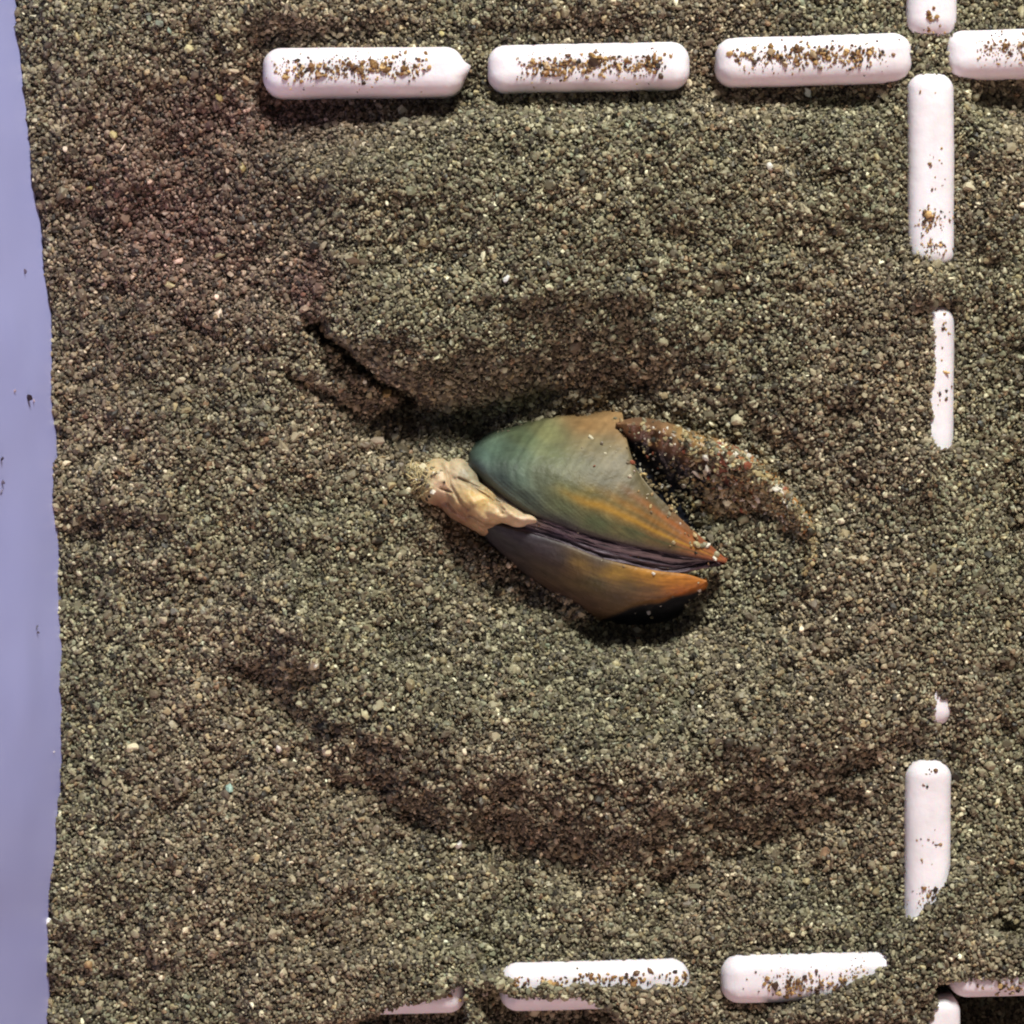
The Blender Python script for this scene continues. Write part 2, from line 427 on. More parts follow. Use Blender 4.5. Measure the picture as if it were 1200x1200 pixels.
lines = 0.10 * np.sin((u[:, None] * .6 + VV * .5) * 70 + 2 * N1(PX, PY, 60))
col = np.clip(col * (1 + streak + lines + 0.08 * N2(PX, PY, 5))[..., None], 0.004, 1)
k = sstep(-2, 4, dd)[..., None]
col = col * (1 - k) + lin((24, 26, 32)) * k  # black below the fold paints in the undercut's shadow
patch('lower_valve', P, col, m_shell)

# purple hinge band between the valves
H0 = C0.copy(); H0[:, 2] -= 0.75; H0[:, 1] -= 3
H1 = L0.copy(); H1[:, 2] -= 0.75; H1[:, 1] += 3
cv = sstep(.80, 1.0, u)[:, None]; H1 = H1 * (1 - cv) + (H0 + np.array([-8., 4., -.4])) * cv
nv2 = 50; v2 = np.linspace(0, 1, nv2)[None, :]; q2 = v2[..., None]
plan = H0[:, None, :2] * (1 - q2) + H1[:, None, :2] * q2
zz = H0[:, None, 2] * (1 - v2) + H1[:, None, 2] * v2 - 0.6 * np.sin(np.pi * v2)
ridges = 0.5 * np.exp(-((v2 - .32) / .1) ** 2) + 0.35 * np.exp(-((v2 - .62) / .07) ** 2) - .5 * np.exp(-((v2 - .12) / .06) ** 2) - .5 * np.exp(-((v2 - .78) / .05) ** 2)
zz = zz + .9 * np.exp(-((v2 - .3) / .25) ** 2) * (sstep(.38, .22, u) * sstep(0, .08, u))[:, None]
zz = zz + .5 * ridges * sstep(1, .8, u)[:, None] + 0.25 * N1(u[:, None] * 300, v2 * 300, 22) + .12 * N2(u[:, None] * 300, v2 * 200, 7)
P = np.concatenate([plan, zz[..., None]], -1)
base = lin((98, 84, 92)) * np.ones(P.shape)
lt = (np.exp(-((v2 - .34) / .10) ** 2) * np.ones_like(zz))[..., None]
wob = .05 * N1(u * 300, u * 0, 40)[:, None]
dk = ((np.exp(-((v2 - .10) / .07) ** 2) + .8 * np.exp(-((v2 - .74 + wob) / .05) ** 2) * sstep(.2, .4, u)[:, None]) * np.ones_like(zz))[..., None]
col = base * (1 - .7 * lt) + lin((150, 140, 138)) * .7 * lt
mk = (np.exp(-((v2 - .3) / .28) ** 2) * sstep(.38, .22, u)[:, None])[..., None]
col = col * (1 - .9 * mk) + lin((166, 152, 126)) * .9 * mk
col = col * (1 - np.clip(.85 * dk, 0, 1)) + lin((34, 28, 34)) * np.clip(.85 * dk, 0, 1)
col = col * (1 + .3 * N2(u[:, None] * 240, v2 * 900, 24) + .2 * N1(u[:, None] * 500, v2 * 100, 9))[..., None]
patch('hinge_band', P, np.clip(col, .003, 1), m_hinge, 0.5)

# dark brown shell margin further right, dusted with sand
O = curve([(0, 722, 494, -9.5), (.12, 752, 488, -9.5), (.28, 800, 497, -9.5), (.45, 852, 514, -9.5), (.62, 902, 542, -9.5), (.76, 944, 586, -9.5), (.88, 964, 636, -9.5), (.96, 950, 672, -9.5), (1, 930, 680, -9.5)], u)
I = curve([(0, 724, 512, -4.5), (.12, 738, 556, -4.8), (.28, 772, 596, -5.6), (.45, 806, 622, -7), (.62, 842, 645, -8), (.76, 876, 656, -8.5), (.88, 902, 664, -8.5), (.96, 915, 670, -8.5), (1, 920, 676, -9.0)], u)
plan = O[:, None, :2] * (1 - q) + I[:, None, :2] * q
crest = np.interp(u, [0, .1, .4, .62, .76, .88, .96, 1], [-1.4, -.9, -.8, -.4, .6, 1.3, .8, -2])[:, None] + (1.2 * N1(u * 320, u * 0, 30) + .9 * N2(u * 320, u * 0, 12))[:, None]
vc = 0.17
zz = np.where(VV < vc, O[:, None, 2] + (crest - O[:, None, 2]) * np.sqrt(np.clip(1 - (1 - VV / vc) ** 2, 0, 1)),
              crest + (I[:, None, 2] - crest) * np.clip(1 - (1 - np.clip((VV - vc) / (1 - vc), 0, 1) ** 1.35) ** 2.4, 0, 1))
P = np.concatenate([plan, zz[..., None]], -1); PX, PY = P[..., 0], P[..., 1]
ribs = np.sin(u[:, None] * 92 + VV * 3) * np.exp(-((u[:, None] - .26) / .12) ** 2) * np.exp(-((VV - .25) / .22) ** 2)
P[..., 2] += 0.22 * ribs + 0.35 * N1(PX, PY, 20) + .15 * N2(PX, PY, 7)
REAR = [(730, 505, 128, 92, 62), (745, 520, 104, 78, 68), (770, 508, 120, 88, 58), (800, 512, 132, 104, 62), (790, 525, 112, 86, 66), (820, 520, 140, 110, 66), (760, 548, 30, 32, 42), (740, 545, 48, 44, 48),
        (790, 562, 26, 26, 34), (765, 562, 20, 22, 30), (805, 582, 18, 19, 26), (775, 545, 46, 40, 46), (780, 585, 20, 22, 28), (815, 600, 20, 20, 24), (826, 562, 70, 46, 44), (850, 550, 128, 76, 58), (870, 560, 130, 72, 50), (845, 580, 98, 62, 50), (880, 545, 140, 92, 60),
        (900, 580, 142, 100, 60), (920, 570, 150, 112, 64), (940, 610, 172, 128, 68), (945, 645, 188, 146, 78), (930, 660, 176, 138, 78), (880, 610, 96, 78, 52), (840, 615, 40, 34, 32)]
col = idw(PX, PY, REAR, 3.4, sat=.95, gain=1.1) * (1 + .25 * ribs + .25 * N2(PX, PY, 9) + .2 * N3(PX, PY, 24))[..., None]
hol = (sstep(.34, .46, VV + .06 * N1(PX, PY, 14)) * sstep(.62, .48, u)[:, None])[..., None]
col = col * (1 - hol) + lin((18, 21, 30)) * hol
rim = (np.exp(-((VV - .15) / .14) ** 2) * sstep(.35, .75, u)[:, None])[..., None]
col = col * (1 - .6 * rim) + lin((186, 122, 66)) * .6 * rim
patch('shell_margin', P, np.clip(col, .004, 1), m_dark)
REAR_P = P.copy()

# beige flesh at the left end: one continuous lumpy body
gx, gy = np.meshgrid(np.linspace(468, 640, 190), np.linspace(528, 628, 120), indexing='ij')
LOB = [  # cx, cy, ax, ay, rot, top, H
    (514, 566, 30, 27, 40, 0.2, 4.5), (556, 588, 42, 23, 33, 2.0, 4.2), (592, 602, 31, 12, 20, 2.8, 3.4), (613, 608, 18, 6, 12, 2.7, 1.8), (543, 560, 16, 24, -40, 0.5, 4.0),
    (541, 603, 38, 9, 30, -1.4, 2.6), (488, 562, 22, 22, 20, -1.6, 3.6)]
gxw = gx + 2.2 * N1(gx, gy, 18); gyw = gy + 2.2 * N2(gx, gy, 18)
tops = []
for (cx, cy, ax, ay, rot, top, Hh) in LOB:
    a = math.radians(rot); dx, dy = gxw - cx, gyw - cy
    d2 = ((dx * math.cos(a) + dy * math.sin(a)) / ax) ** 2 + ((-dx * math.sin(a) + dy * math.cos(a)) / ay) ** 2
    tops.append(np.where(d2 < 1, top - Hh * (1 - np.sqrt(np.clip(1 - d2, 0, 1))), top - Hh - 14 * (np.sqrt(d2) - 1)))
tops = np.array(tops)
fz = np.log(np.exp(tops * 3.5).sum(0) + 1e-30) / 3.5
fz = np.maximum(fz, -11)
fz += 0.32 * N1((gx * .8 + gy * .6) * .45, gy * .8 - gx * .6, 9) * (fz > -6) + 0.12 * N2(gx, gy, 6)
# creases
def seg_d(px, py, a, b):
    a, b = np.array(a, float), np.array(b, float); ab = b - a
    t = np.clip(((px - a[0]) * ab[0] + (py - a[1]) * ab[1]) / (ab @ ab), 0, 1)
    return np.hypot(px - a[0] - t * ab[0], py - a[1] - t * ab[1])
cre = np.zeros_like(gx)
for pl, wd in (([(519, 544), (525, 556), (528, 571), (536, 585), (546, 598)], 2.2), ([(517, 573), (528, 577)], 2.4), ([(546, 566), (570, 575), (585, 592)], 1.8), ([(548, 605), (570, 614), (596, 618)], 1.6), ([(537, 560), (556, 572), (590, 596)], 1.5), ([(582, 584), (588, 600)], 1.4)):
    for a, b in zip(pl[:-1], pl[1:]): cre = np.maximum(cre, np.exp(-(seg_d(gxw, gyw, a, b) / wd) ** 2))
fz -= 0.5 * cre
FL = [(485, 560, 176, 166, 120), (495, 575, 190, 178, 116), (505, 552, 206, 176, 118), (515, 572, 214, 178, 140), (522, 560, 218, 186, 142), (532, 548, 200, 176, 136), (545, 555, 150, 140, 112), (556, 566, 160, 148, 116),
      (552, 580, 210, 168, 84), (565, 588, 212, 172, 92), (540, 585, 212, 174, 108), (575, 605, 218, 182, 122), (595, 605, 224, 190, 136), (615, 612, 214, 186, 148), (590, 592, 190, 160, 116), (540, 603, 138, 98, 70), (515, 592, 150, 108, 80), (575, 617, 176, 140, 100)]
col = idw(gx, gy, FL, 3.0, 30, .8, .85, .95) * (1 + .14 * N3(gx, gy, 10) + .10 * N1(gx, gy, 4))[..., None]
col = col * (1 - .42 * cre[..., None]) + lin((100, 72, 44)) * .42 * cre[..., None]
keep = fz > -9.5
ids = -np.ones(gx.shape, int); ids[keep] = np.arange(keep.sum())
fa = []
for i in range(gx.shape[0] - 1):
    for j in range(gx.shape[1] - 1):
        c4 = (ids[i, j], ids[i, j + 1], ids[i + 1, j + 1], ids[i + 1, j])
        if min(c4) >= 0: fa.append(c4)
zf = fz[keep]
vv = np.stack([wx(gx[keep], zf), wy(gy[keep], zf), zf], -1) * MM
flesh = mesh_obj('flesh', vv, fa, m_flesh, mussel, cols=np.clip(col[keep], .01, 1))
if sum(p.normal.z for p in flesh.data.polygons) < 0: flesh.data.flip_normals()
s = flesh.modifiers.new('thickness', 'SOLIDIFY'); s.thickness = .5 * MM; s.offset = -1
flesh['label'] = 'wrinkled beige flesh'
splat(gx, gy, np.where(keep, fz, -99))

# frayed threads at the flesh's end
V, F, Cc = [], [], []
for k in range(64):
    x0, y0 = rng.normal(492, 9), rng.normal(562, 12)
    z0 = float(hm(np.array([x0]), np.array([y0]))[0]); z0 = -4.5 if z0 < -6 else z0
    ang = math.radians(180 + rng.normal(0, 62)); ln = rng.uniform(7, 20); curl = rng.normal(0, .35); r = rng.uniform(.06, .14)
    bq = rng.uniform(.7, 1.05); col1 = lin((196 * bq, 176 * bq, 128 * bq))
    base_i = len(V)
    for j in range(6):
        tq = j / 5; a2 = ang + curl * tq
        px, py = x0 + ln * tq * math.cos(a2), y0 + ln * tq * math.sin(a2); z = z0 + .35 + .9 * math.sin(math.pi * tq) * rng.uniform(.4, 1) - 1.6 * tq
        rr = r * (1 - .6 * tq)
        for m in range(4):
            b4 = math.pi / 2 * m + .4
            V.append(((wx(px) - math.sin(a2) * rr * math.cos(b4)) * MM, (wy(py) - math.cos(a2) * rr * math.cos(b4)) * MM, (z + rr * math.sin(b4)) * MM)); Cc.append(col1)
    for j in range(5):
        for m in range(4):
            p = base_i + j * 4; F.append((p + m, p + (m + 1) % 4, p + 4 + (m + 1) % 4, p + 4 + m))
th = mesh_obj('frayed_threads', V, F, m_thread, mussel, cols=np.array(Cc)); th['kind'] = 'stuff'

# ------------------------------------------------------------------ sand relief
def sand_h(px, py):
    px = np.asarray(px, float); py = np.asarray(py, float)
    h = np.full(px.shape, 0.8)
    # hollow round the mussel and the raised ring about it
    rr = np.hypot((px - 690) / 300.0, (py - 610) / 215.0)
    h = h - 8.0 * np.exp(-(rr / 0.80) ** 2.6)
    h = h + 4.6 * gauss(px, py, 640, 205, 300, 85) 
    px_w = px + 6 * N2(px, py, 24) + 4 * N3(px, py, 11); py_w = py + 6 * N1(px, py, 24) + 4 * N4(px, py, 11)
    def arc(pts, w):
        p = np.array(pts, float); best = np.full(px_w.shape, 1e9)
        for a, b in zip(p[:-1], p[1:]):
            ab = b - a; t = np.clip(((px_w - a[0]) * ab[0] + (py_w - a[1]) * ab[1]) / (ab @ ab), 0, 1)
            best = np.minimum(best, np.hypot(px_w - a[0] - t * ab[0], py_w - a[1] - t * ab[1]))
        return np.exp(-(best / w) ** 2)
    wpx = 14 * N4(px, py, 70)
    h = h + 4.0 * arc([(330, 730), (400, 810), (490, 868), (610, 893), (750, 896), (890, 872), (1000, 830)], 66 + 1.6 * wpx)
    h = h - 3.3 * arc([(330, 800), (400, 905), (500, 975), (630, 1022), (780, 1030), (930, 1000), (1020, 950)], 56 + 1.5 * wpx)
    h = h + 1.6 * gauss(px, py, 330, 330, 80, 60, -35) + 1.2 * gauss(px, py, 420, 215, 70, 30)
    h = h - 3.2 * gauss(px, py, 235, 265, 100, 60, 20) + 3.0 * gauss(px, py, 160, 30, 220, 70)
    h = h + 1.0 * gauss(px, py, 170, 560, 120, 140) - 1.2 * gauss(px, py, 330, 900, 140, 70, 25)
    h = h - 1.0 * gauss(px, py, 290, 640, 26, 90, -20) + 0.8 * gauss(px, py, 250, 1000, 170, 50)
    # scarp running down from (370,385) to the shell
    ax = np.array([335, 375, 410, 445, 480, 520, 560, 600, 650, 720]); ay = np.array([352, 385, 420, 446, 470, 482, 478, 462, 452, 440])
    line = np.interp(px, ax, ay) + 6 * N1(px, py, 30)
    d = py - line
    fall = np.interp(px, [325, 372, 400, 470, 520, 600, 680, 760], [0, 1.4, 5.0, 6.0, 5.0, 3.6, 1.8, 0])
    h = h - 2.0 * gauss(px, py, 480, 505, 75, 26, 18)
    h = h - fall * (sig(d / np.interp(px, [440, 560], [5.0, 16.0])) - 0.5) * np.exp(-np.abs(d) / np.where(d > 0, 62, 95))
    # second little step left of the flesh
    d2 = (py - (450 + 0.42 * (px - 355))) + 5 * N2(px, py, 24)
    h = h - 1.6 * (sig(d2 / 4.0) - .5) * np.exp(-np.abs(d2) / 26) * sstep(335, 365, px) * sstep(470, 420, px)
    # pit below the lower valve and trough inside the dark margin
    h = h - 10 * gauss(px, py, 768, 735, 48, 21, -8)
    h = h - 2.8 * gauss(px, py, 785, 580, 42, 34, 35) + 0.4 * gauss(px, py, 885, 625, 38, 24, 35)
    h = h - 1.6 * gauss(px, py, 640, 700, 60, 9, 42) - 1.6 * gauss(px, py, 540, 615, 40, 11, 28) - 1.5 * gauss(px, py, 590, 487, 70, 9, -24)
    h = h + 0.9 * gauss(px, py, 845, 672, 16, 10)
    h = h - 5.5 * gauss(px, py, 400, 145, 115, 32) - 4.0 * gauss(px, py, 1000, 116, 100, 24) - 4.2 * gauss(px, py, 1170, 115, 60, 28) - 1.4 * gauss(px, py, 690, 120, 100, 18)
    h = h - 3.8 * gauss(px, py, 600, 468, 120, 33, -6) + 2.8 * gauss(px, py, 600, 360, 150, 55, -4)
    # undulation and clumps
    h = h + 1.2 * N1.fbm(px, py, 130, 3) + 0.7 * N4(px, py, 62) + 0.80 * N2.fbm(px, py, 34, 3) + 0.34 * N3(px, py, 12)
    h = h + 2.4 * gauss(px, py, 480, 385, 100, 45, 20)
    h = h - 7.0 * arc([(374, 384), (392, 404), (418, 424), (450, 446), (486, 470)], 8.5) - 3.0 * arc([(470, 474), (520, 490), (560, 494)], 18) - 1.6 * arc([(345, 443), (380, 462), (410, 478)], 8)
    # sand lying against and over the bars
    def blend(h, key, target, a=8, b2=42):
        s = bar_sdf(BARS[key], px, py); w = 1 - sstep(a, b2, s)
        return h * (1 - w) + target * w
    n = 0.25 * N3(px, py, 13) + .25 * N2(px, py, 28)
    for key, (north, south) in dict(h1=(0.9, -2.8), h2=(1.0, -0.4), h3=(1.0, -1.6), h4=(1.0, -2.2)).items():
        _, vv, _, _ = bar_local(BARS[key], px, py)
        h = blend(h, key, south + (north - south) * sig(-vv / 10) + n)
    h = blend(h, 'v0', 0.7 + n); h = blend(h, 'v1', 0.7 + n + 1.5 * gauss(px, py, 1070, 310, 14, 26) )
    h = np.where(np.hypot(px - 1093, py - 62) < 28, np.maximum(h, 1.5 + n), h)
    uu, vv, _, _ = bar_local(BARS['v2'], px, py)           # u runs down, v to the left
    tg = 0.9 + 3.0 * sig((vv + 2 + 3 * N1(px, py, 20)) / 2.6) + 3.2 * sig((np.abs(py - 440) - 84) / 4.0) * gauss(px, py, 1100, py, 30, 99)
    h = blend(h, 'v2', tg + .5 * n, 4, 75)
    tg = 3.7 - 2.6 * gauss(px, py, 1106, 838, 10, 18)
    h = blend(h, 'v3', tg + .4 * n, 4, 70)
    dl = ((px - 1116) * 55 + (py - 1042) * 48) / 73 + 5 * N1(px, py, 22)
    h = blend(h, 'v4', 0.6 + 3.7 * sig((dl + 15) / 4) + .5 * n, 6, 60)
    uu, vv, _, _ = bar_local(BARS['b1'], px, py)
    vb = np.interp(px, [415, 446, 470, 520, 538, 544, 549], [36, 25, 18, 9, -3, -3, 60])
    h = blend(h, 'b1', -1.8 + 6.0 * sig((vb - vv + 2 * N1(px, py, 12)) / 2.4) + .5 * n)
    uu, vv, _, _ = bar_local(BARS['b2'], px, py)
    up = np.interp(px, [580, 605, 640, 800], [-20, -9, -8, -4]); lo = np.interp(px, [580, 600, 640, 680, 712, 740, 800], [0, 13, 16, 17, 29, 60, 60])
    h = blend(h, 'b2', -1.6 + 5.3 * sig((vv - up + 3 * N1(px, py, 14)) / 2.6) * sig((lo - vv) / 2.2) + .6 * n + 1.8 * sig(-(vv + 8) / 4))
    dl = ((px - 932) * 48 + (py - 1178) * 106) / 116 + 5 * N1(px, py, 18)
    dl = np.where(px < 900, -20, dl)
    dl = np.maximum(dl + 6, px - 1036)
    h = blend(h, 'b3', 0.3 + 3.7 * sig(dl / 3.5) + .6 * n)
    uu, vv, _, _ = bar_local(BARS['b4'], px, py)
    h = blend(h, 'b4', -9.0 + 12.6 * sig((13 - vv + 2 * N1(px, py, 12)) / 2.6) + .5 * n, 4, 26)
    pit = sstep(1116, 1126, px) * sstep(1164, 1172, py) * sstep(1226, 1208, py)
    h = h * (1 - pit) + (-10.5 + n) * pit
    s5 = sstep(1104, 1084, px + 0.5 * (py - 1185)) * sstep(1160, 1180, py) * sstep(1040, 1075, px)
    h = h * (1 - s5) + (2.6 + n) * s5
    return np.maximum(h, -10.6)

def solid_top(px, py):
    z = hm(px, py)
    for bar in BARS.values(): z = np.maximum(z, bar_top(bar, px, py))
    return z

# bed below the grains
xs = np.concatenate([np.linspace(-60, 1300, 640), np.linspace(1303, 2000, 60)]); ys = np.concatenate([np.linspace(-600, -103, 50), np.linspace(-100, 1300, 640), np.linspace(1303, 1800, 50)])
X, Y = np.meshgrid(xs, ys, indexing='ij')
Hs = sand_h(X, Y)
Xw = wx(X)
wl = wx(wall_px(Y.ravel())).reshape(Y.shape) - LEAN * Hs
Xw = np.maximum(Xw, wl - 0.8)
Vb = np.stack([Xw, wy(Y), Hs - 0.42], -1).reshape(-1, 3) * MM
bed = mesh_obj('sand_bed', Vb, grid_faces(len(xs), len(ys))[:, ::-1], m_bed)
if sum(p.normal.z for p in bed.data.polygons[:2000]) < 0: bed.data.flip_normals()
tag(bed, 'damp dark brown sand filling the tub', 'sand', kind='structure')

# ------------------------------------------------------------------ sand grains
def grain_proto(k):
    r = np.random.default_rng(100 + k)
    bm = bmesh.new(); bmesh.ops.create_icosphere(bm, subdivisions=2 if k % 2 else 1, radius=1)
    sc = np.array([1.15, r.uniform(.6, 1), r.uniform(.55, .85)]) * 1.12
    dirs = r.normal(size=(9, 3)); dirs /= np.linalg.norm(dirs, axis=1)[:, None]; cut = r.uniform(.45, .85, 9)
    for v in bm.verts:
        p = np.array(v.co) * (1 + .12 * r.normal())
        for d, c in zip(dirs, cut):                     # broken facets
            e = p @ d
            if e > c: p = p - d * (e - c) * .9
        v.co = Vector(p * sc)
    me = bpy.data.meshes.new('grain'); bm.to_mesh(me); bm.free(); me.materials.append(m_grain)
    return bpy.data.objects.new('grain', me)
protos = bpy.data.collections.new('grain_shapes')
for k in range(10): protos.objects.link(grain_proto(k))

gp, gs, gc = [], [], []            # position mm, radius mm, colour
PAL = np.array([(126, 115, 90), (108, 98, 76), (142, 132, 106), (92, 80, 62), (158, 148, 122), (70, 60, 50), (48, 43, 38), (118, 122, 100), (112, 92, 74), (182, 174, 150), (146, 124, 78), (100, 84, 74), (212, 206, 190), (170, 148, 92), (130, 150, 132), (150, 104, 64)], float)
PW = np.array([15, 14, 12, 13, 8, 9, 7, 8, 8, 2.6, 4, 7, .7, 1.3, .5, 1.3]); PW /= PW.sum()
def colours(px, py, n):
    c = lin(PAL[rng.choice(len(PAL), n, p=PW)]) * 1.27
    g = c.mean(1, keepdims=True); c = (g * np.array([1.05, 1.0, .86]) * .62 + c * .38) * np.array([1.03, 1.0, .85])
    tint = N4.fbm(px, py, 150, 3); val = N3.fbm(px + 900, py, 60, 3)
    red = np.array([1.06, .98, .96]); grn = np.array([.99, 1.01, .95])
    w = sig(tint * 5)[:, None]
    c = c * (red * w + grn * (1 - w)) * (1 + .13 * val)[:, None]
    # maroon shade painted into the colour of the sand in the upper left corner
    f = np.clip(gauss(px, py, 195, 255, 130, 125) + .8 * gauss(px, py, 365, 335, 22, 26) + .6 * gauss(px, py, 350, 130, 110, 30), 0, 1)[:, None]
    c = c * (1 - f * (1 - np.array([.74, .50, .60])))
    return c * rng.uniform(.8, 1.2, n)[:, None]
def add(px, py, z, r, col):
    gp.append(np.stack([wx(px), wy(py), z], -1)); gs.append(r); gc.append(col)

def layer(step, lift, rmean, keep=1.0, x0=-40, x1=1290, y0=-90, y1=1290):
    a, b2 = np.meshgrid(np.arange(x0, x1, step), np.arange(y0, y1, step))
    px = (a + rng.uniform(-.55, .55, a.shape) * step).ravel(); py = (b2 + rng.uniform(-.55, .55, a.shape) * step).ravel()
    if keep < 1:
        s = rng.random(len(px)) < keep; px, py = px[s], py[s]
    h = sand_h(px, py)
    z = h + lift + rng.normal(0, .12, len(px))
    st = solid_top(px, py)
    inside = wx(px) > wx(wall_px(py)) - LEAN * h + 0.15
    ok = (st < z - 0.05) & inside
    px, py, z = px[ok], py[ok], z[ok]
    n = len(px)
    r = rmean * np.exp(rng.normal(0, .34, n))
    big = rng.random(n) < .003; r[big] *= rng.uniform(1.3, 1.7, big.sum())
    add(px, py, z, r, colours(px, py, n))
layer(6.0, -0.28, .38)
layer(3.9, 0.0, .272)
layer(4.8, 0.26, .25, .6)

# grains of particular note
def note(px, py, r, c, lift=.35):
    px, py = np.array([px], float), np.array([py], float)
    z = np.maximum(sand_h(px, py), solid_top(px, py)) + lift
    cc = lin(np.array([c], float)); add(px, py, z, np.array([r * .78]), cc * .75 + .25 * cc.mean() * np.array([1.1, 1.0, .85]))
for a in ((594, 331, .8, (238, 238, 230)), (95, 48, 1.0, (176, 156, 104)), (223, 61, 1.05, (196, 182, 124)), (216, 96, 1.0, (170, 146, 98)), (258, 115, 1.0, (176, 152, 84)), (135, 160, .95, (180, 158, 98)), (285, 198, 1.0, (160, 138, 78)),
          (105, 222, .9, (170, 148, 88)), (258, 300, 1.0, (150, 132, 92)), (470, 128, 1.0, (190, 184, 150)), (441, 516, 1.25, (168, 148, 122)), (462, 512, 1.0, (150, 140, 112)), (432, 462, 1.1, (166, 158, 112)), (451, 460, 1.0, (170, 142, 80)),
          (428, 834, .95, (196, 184, 134)), (372, 775, .75, (216, 210, 190)), (269, 924, .9, (150, 186, 168)), (537, 991, .8, (226, 224, 216)), (57, 1077, .85, (228, 226, 224)), (326, 877, .7, (222, 208, 196)), (104, 1130, .9, (176, 138, 84)),
          (200, 335, .8, (180, 160, 110)), (948, 108, .75, (200, 220, 204)), (518, 41, .7, (196, 180, 110)), (900, 198, .7, (230, 228, 214)), (567, 1165, .9, (176, 166, 150)), (205, 716, 1.0, (140, 140, 122)), (240, 716, 1.0, (148, 146, 124)),
          (190, 33, .8, (124, 132, 110)), (202, 41, .6, (146, 166, 144)), (178, 26, .7, (122, 128, 106))):
    note(*a)

# grains strewn on the bars
def strew(key, n, u0, u1, v0, v1, rmean=.22, warm=1.0, seed=0):
    c, hl, hw, a, zt = bar_geo(BARS[key])
    cx_off = c[0] * 3
    cl = rng.uniform(0, 1, (max(3, n // 14), 1))
    uu = np.where(rng.random(n) < .7, u0 + (u1 - u0) * (cl[rng.integers(0, len(cl), n), 0] + rng.normal(0, .05, n)), rng.uniform(u0, u1, n))
    vvv = rng.normal((v0 + v1) / 2, (v1 - v0) / 3.0, n) + 3 * N1(uu + cx_off, uu * 0, 22)
    uu = np.clip(uu, -hl + 6, hl - 6); vvv = np.clip(vvv, -hw * .9, hw * .9)
    px = c[0] + uu * math.cos(a) - vvv * math.sin(a); py = c[1] + uu * math.sin(a) + vvv * math.cos(a)
    z = bar_top(BARS[key], px, py)
    ok = z > sand_h(px, py) - .1
    px, py, z = px[ok], py[ok], z[ok]; n = len(px)
    pal = lin(np.array([(116, 86, 56), (76, 56, 42), (160, 124, 76), (196, 160, 106), (52, 42, 36), (140, 100, 60), (176, 150, 116)], float))
    r = rmean * np.exp(rng.normal(0, .35, n))
    add(px, py, z + r * .3, r, pal[rng.choice(7, n, p=[.2, .14, .2, .16, .08, .14, .08])] * rng.uniform(.8, 1.2, n)[:, None])
strew('h1', 230, -95, 65, -10, 8); strew('h1', 30, -110, 95, -14, 10)
strew('h2', 260, -80, 75, -10, 10); strew('h2', 30, -90, 90, -14, 12)
strew('h3', 250, -90, 80, -12, 6); strew('h3', 30, -105, 100, -20, 16)
strew('h4', 60, -80, 0, -12, 4)
for kk, aa, bb in (('h1', -95, 70), ('h2', -85, 80), ('h3', -92, 85), ('h4', -85, 10), ('b3', -60, 60), ('v1', 50, 110), ('v4', 30, 75)):
    strew(kk, 300 if kk[0] == 'h' else 120, aa, bb, -15, 13, .10)
strew('v0', 14, 70, 112, -10, 10)
strew('v1', 28, -100, 60, -16, 16, .16); strew('v1', 45, 45, 112, -2, 12, .2); strew('v1', 16, 78, 112, -20, 20, .2)
strew('v2', 24, -100, 60, -18, -6, .2)
strew('v4', 8, -108, -80, -6, 8, .2); strew('v4', 14, -40, 40, -18, 14, .13); strew('v4', 90, 34, 75, -24, 8, .22)
strew('b2', 160, -105, 105, -14, -4, .24); strew('b3', 140, -60, 60, -4, 18, .24); strew('b3', 12, -100, 100, -18, 10, .14); strew('b1', 12, 20, 112, -2, 18, .22)
strew('b4', 40, -110, 0, 8, 18, .22)

# grains clinging to the dark shell margin, few on the rest of the shell
def cling(n, cx, cy, sx, sy, rot, rmean, pale=.5):
    a = math.radians(rot); e, f2 = rng.normal(0, sx, n), rng.normal(0, sy, n)
    px = cx + e * math.cos(a) - f2 * math.sin(a); py = cy + e * math.sin(a) + f2 * math.cos(a)
    z = hm(px, py); ok = z > sand_h(px, py) - .2
    px, py, z = px[ok], py[ok], z[ok]; n = len(px)
    r = rmean * np.exp(rng.normal(0, .35, n))
    pal = lin(np.array([(196, 186, 158), (176, 150, 104), (222, 214, 196), (150, 120, 84), (120, 104, 80), (150, 90, 66)], float))
    w = np.array([.26, .2, .16, .16, .14, .08])
    c = np.where((rng.random(n) < pale * .8)[:, None], pal[rng.choice(6, n, p=w)], colours(px, py, n))
    add(px, py, z + r * .3, r, c)
cling(110, 760, 535, 30, 26, 40, .20, .9); cling(520, 835, 545, 60, 22, 32, .19, .8); cling(700, 870, 535, 60, 14, 30, .26, .4); cling(1900, 900, 585, 38, 26, 45, .25, .5)
cling(650, 934, 612, 18, 34, -12, .26, .4); cling(1000, 862, 612, 36, 20, 40, .28, .35); cling(60, 795, 585, 26, 10, 40, .24, .9); cling(160, 905, 640, 26, 16, 0, .26, .6)
cling(14, 735, 655, 45, 8, 14, .15, .9); cling(16, 760, 715, 30, 8, -10, .22, .8); cling(14, 825, 690, 8, 5, 0, .3, .9); cling(170, 488, 562, 11, 15, 20, .22, .3)

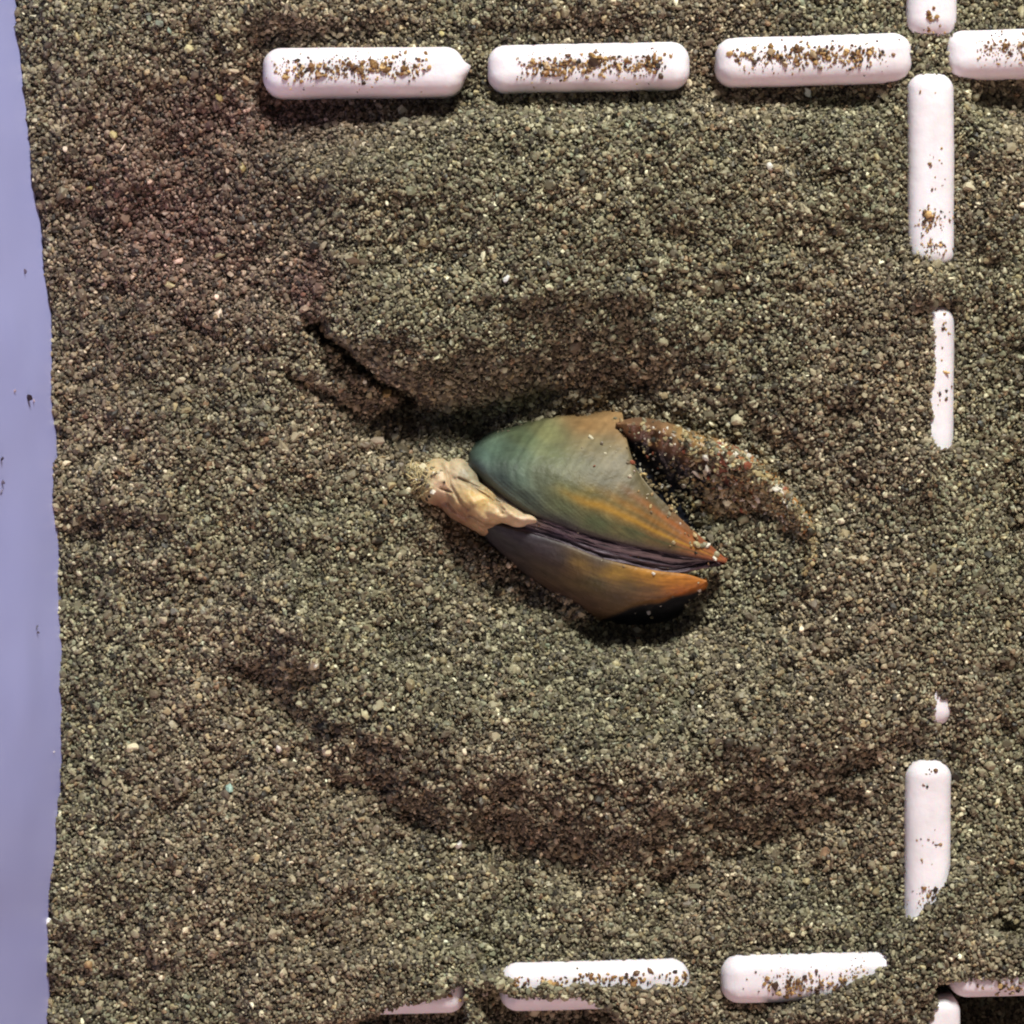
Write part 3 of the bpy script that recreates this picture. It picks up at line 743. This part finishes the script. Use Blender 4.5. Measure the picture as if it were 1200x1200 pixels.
# crust of sand over the far part of the dark margin, thickest along its rim
nc = 1800
uu = np.clip(rng.beta(2.2, 1.3, nc), .08, .999); vv_ = np.where(rng.random(nc) < .3, rng.uniform(.04, .3, nc), rng.uniform(.05, .95, nc))
clump = N2(uu * 300, vv_ * 120, 16) + .6 * N3(uu * 300, vv_ * 120, 7)
kp = (clump + 1.6 * (uu - .42)) > rng.normal(.05, .25, nc)
pt = REAR_P[(uu[kp] * (NU - 1)).astype(int), (vv_[kp] * (NV - 1)).astype(int)]
px, py = pt[:, 0] + rng.normal(0, 1.2, len(pt)), pt[:, 1] + rng.normal(0, 1.2, len(pt))
rr_ = .27 * np.exp(rng.normal(0, .3, len(pt)))
gp.append(np.stack([wx(px, pt[:, 2]), wy(py, pt[:, 2]), pt[:, 2] + .12 + rng.uniform(0, .3, len(pt))], -1)); gs.append(rr_); gc.append(colours(px, py, len(pt)) * np.array([1.25, 1.12, .92]))

# specks stuck to the tub wall
for (tx, ty, r, c) in ((29, 318, .34, (92, 80, 96)), (31, 466, .55, (40, 26, 36)), (16, 458, .3, (150, 130, 140)), (37, 470, .3, (170, 150, 160)), (1, 538, .45, (60, 50, 60)), (3, 565, .4, (96, 86, 104)), (2, 576, .3, (120, 110, 130)), (40, 735, .26, (60, 54, 70)), (41, 741, .2, (70, 60, 74)), (60, 881, .2, (180, 170, 170))):
    lo, hi = -5.0, 60.0
    for _ in range(40):
        z = (lo + hi) / 2
        pyw = 600 + (ty - 600) * (CAM_D - z) / CAM_D
        x = wall_x(pyw, z)[0]
        if 600 + x * PXMM * CAM_D / (CAM_D - z) > tx: lo = z
        else: hi = z
    gp.append(np.array([[x + .35 * float(N3(pyw, z * 6, 170)) + .12 * float(N2(pyw, z * 8, 60)) + r * .3, wy(pyw), z]])); gs.append(np.array([r])); gc.append(lin(np.array([c], float)))

gp = np.concatenate(gp); gs = np.concatenate(gs); gc = np.clip(np.concatenate(gc), .003, .95)
n = len(gp)
print('grains', n)
me = bpy.data.meshes.new('sand_grains')
me.vertices.add(n); me.vertices.foreach_set('co', (gp * MM).ravel().astype(np.float32))
def attr(name, typ, field, data):
    a = me.attributes.new(name, typ, 'POINT'); a.data.foreach_set(field, np.ascontiguousarray(data).ravel())
attr('gcol', 'FLOAT_COLOR', 'color', np.c_[gc, np.ones(n)].astype(np.float32))
el = np.exp(rng.normal(0, .22, (n, 3))); el[gs > .5] = 1 + .4 * (el[gs > .5] - 1); sh = (rng.random(n) < .05) & (gs < .4); el[sh, 0] *= 1.7; el[sh, 1] *= .7
attr('gscl', 'FLOAT_VECTOR', 'vector', (gs[:, None] * MM * el).astype(np.float32))
rot = rng.uniform(0, 2 * math.pi, (n, 3)); rot[:, :2] = rng.normal(0, .6, (n, 2))
attr('grot', 'FLOAT_VECTOR', 'vector', rot.astype(np.float32))
attr('gidx', 'INT', 'value', rng.integers(0, 10, n).astype(np.int32))
me.update()
sand = link(bpy.data.objects.new('sand_grains', me))
me.materials.append(m_grain)
tag(sand, 'coarse brown, grey and pale sand grains covering the tub', 'sand', kind='stuff')
ng = bpy.data.node_groups.new('scatter_grains', 'GeometryNodeTree')
ng.interface.new_socket('Geometry', in_out='INPUT', socket_type='NodeSocketGeometry')
ng.interface.new_socket('Geometry', in_out='OUTPUT', socket_type='NodeSocketGeometry')
gi = ng.nodes.new('NodeGroupInput'); go = ng.nodes.new('NodeGroupOutput')
ci = ng.nodes.new('GeometryNodeCollectionInfo'); ci.inputs['Collection'].default_value = protos
ci.inputs['Separate Children'].default_value = True; ci.inputs['Reset Children'].default_value = True
ip = ng.nodes.new('GeometryNodeInstanceOnPoints'); ip.inputs['Pick Instance'].default_value = True
def named(name, typ):
    x = ng.nodes.new('GeometryNodeInputNamedAttribute'); x.data_type = typ; x.inputs['Name'].default_value = name
    return next(s for s in x.outputs if s.enabled and s.name == 'Attribute')
ng.links.new(gi.outputs[0], ip.inputs['Points']); ng.links.new(ci.outputs[0], ip.inputs['Instance'])
ng.links.new(named('gidx', 'INT'), ip.inputs['Instance Index'])
er = ng.nodes.new('FunctionNodeEulerToRotation'); ng.links.new(named('grot', 'FLOAT_VECTOR'), er.inputs[0])
ng.links.new(er.outputs[0], ip.inputs['Rotation']); ng.links.new(named('gscl', 'FLOAT_VECTOR'), ip.inputs['Scale'])
ng.links.new(ip.outputs[0], go.inputs[0])
md = sand.modifiers.new('grains', 'NODES'); md.node_group = ng
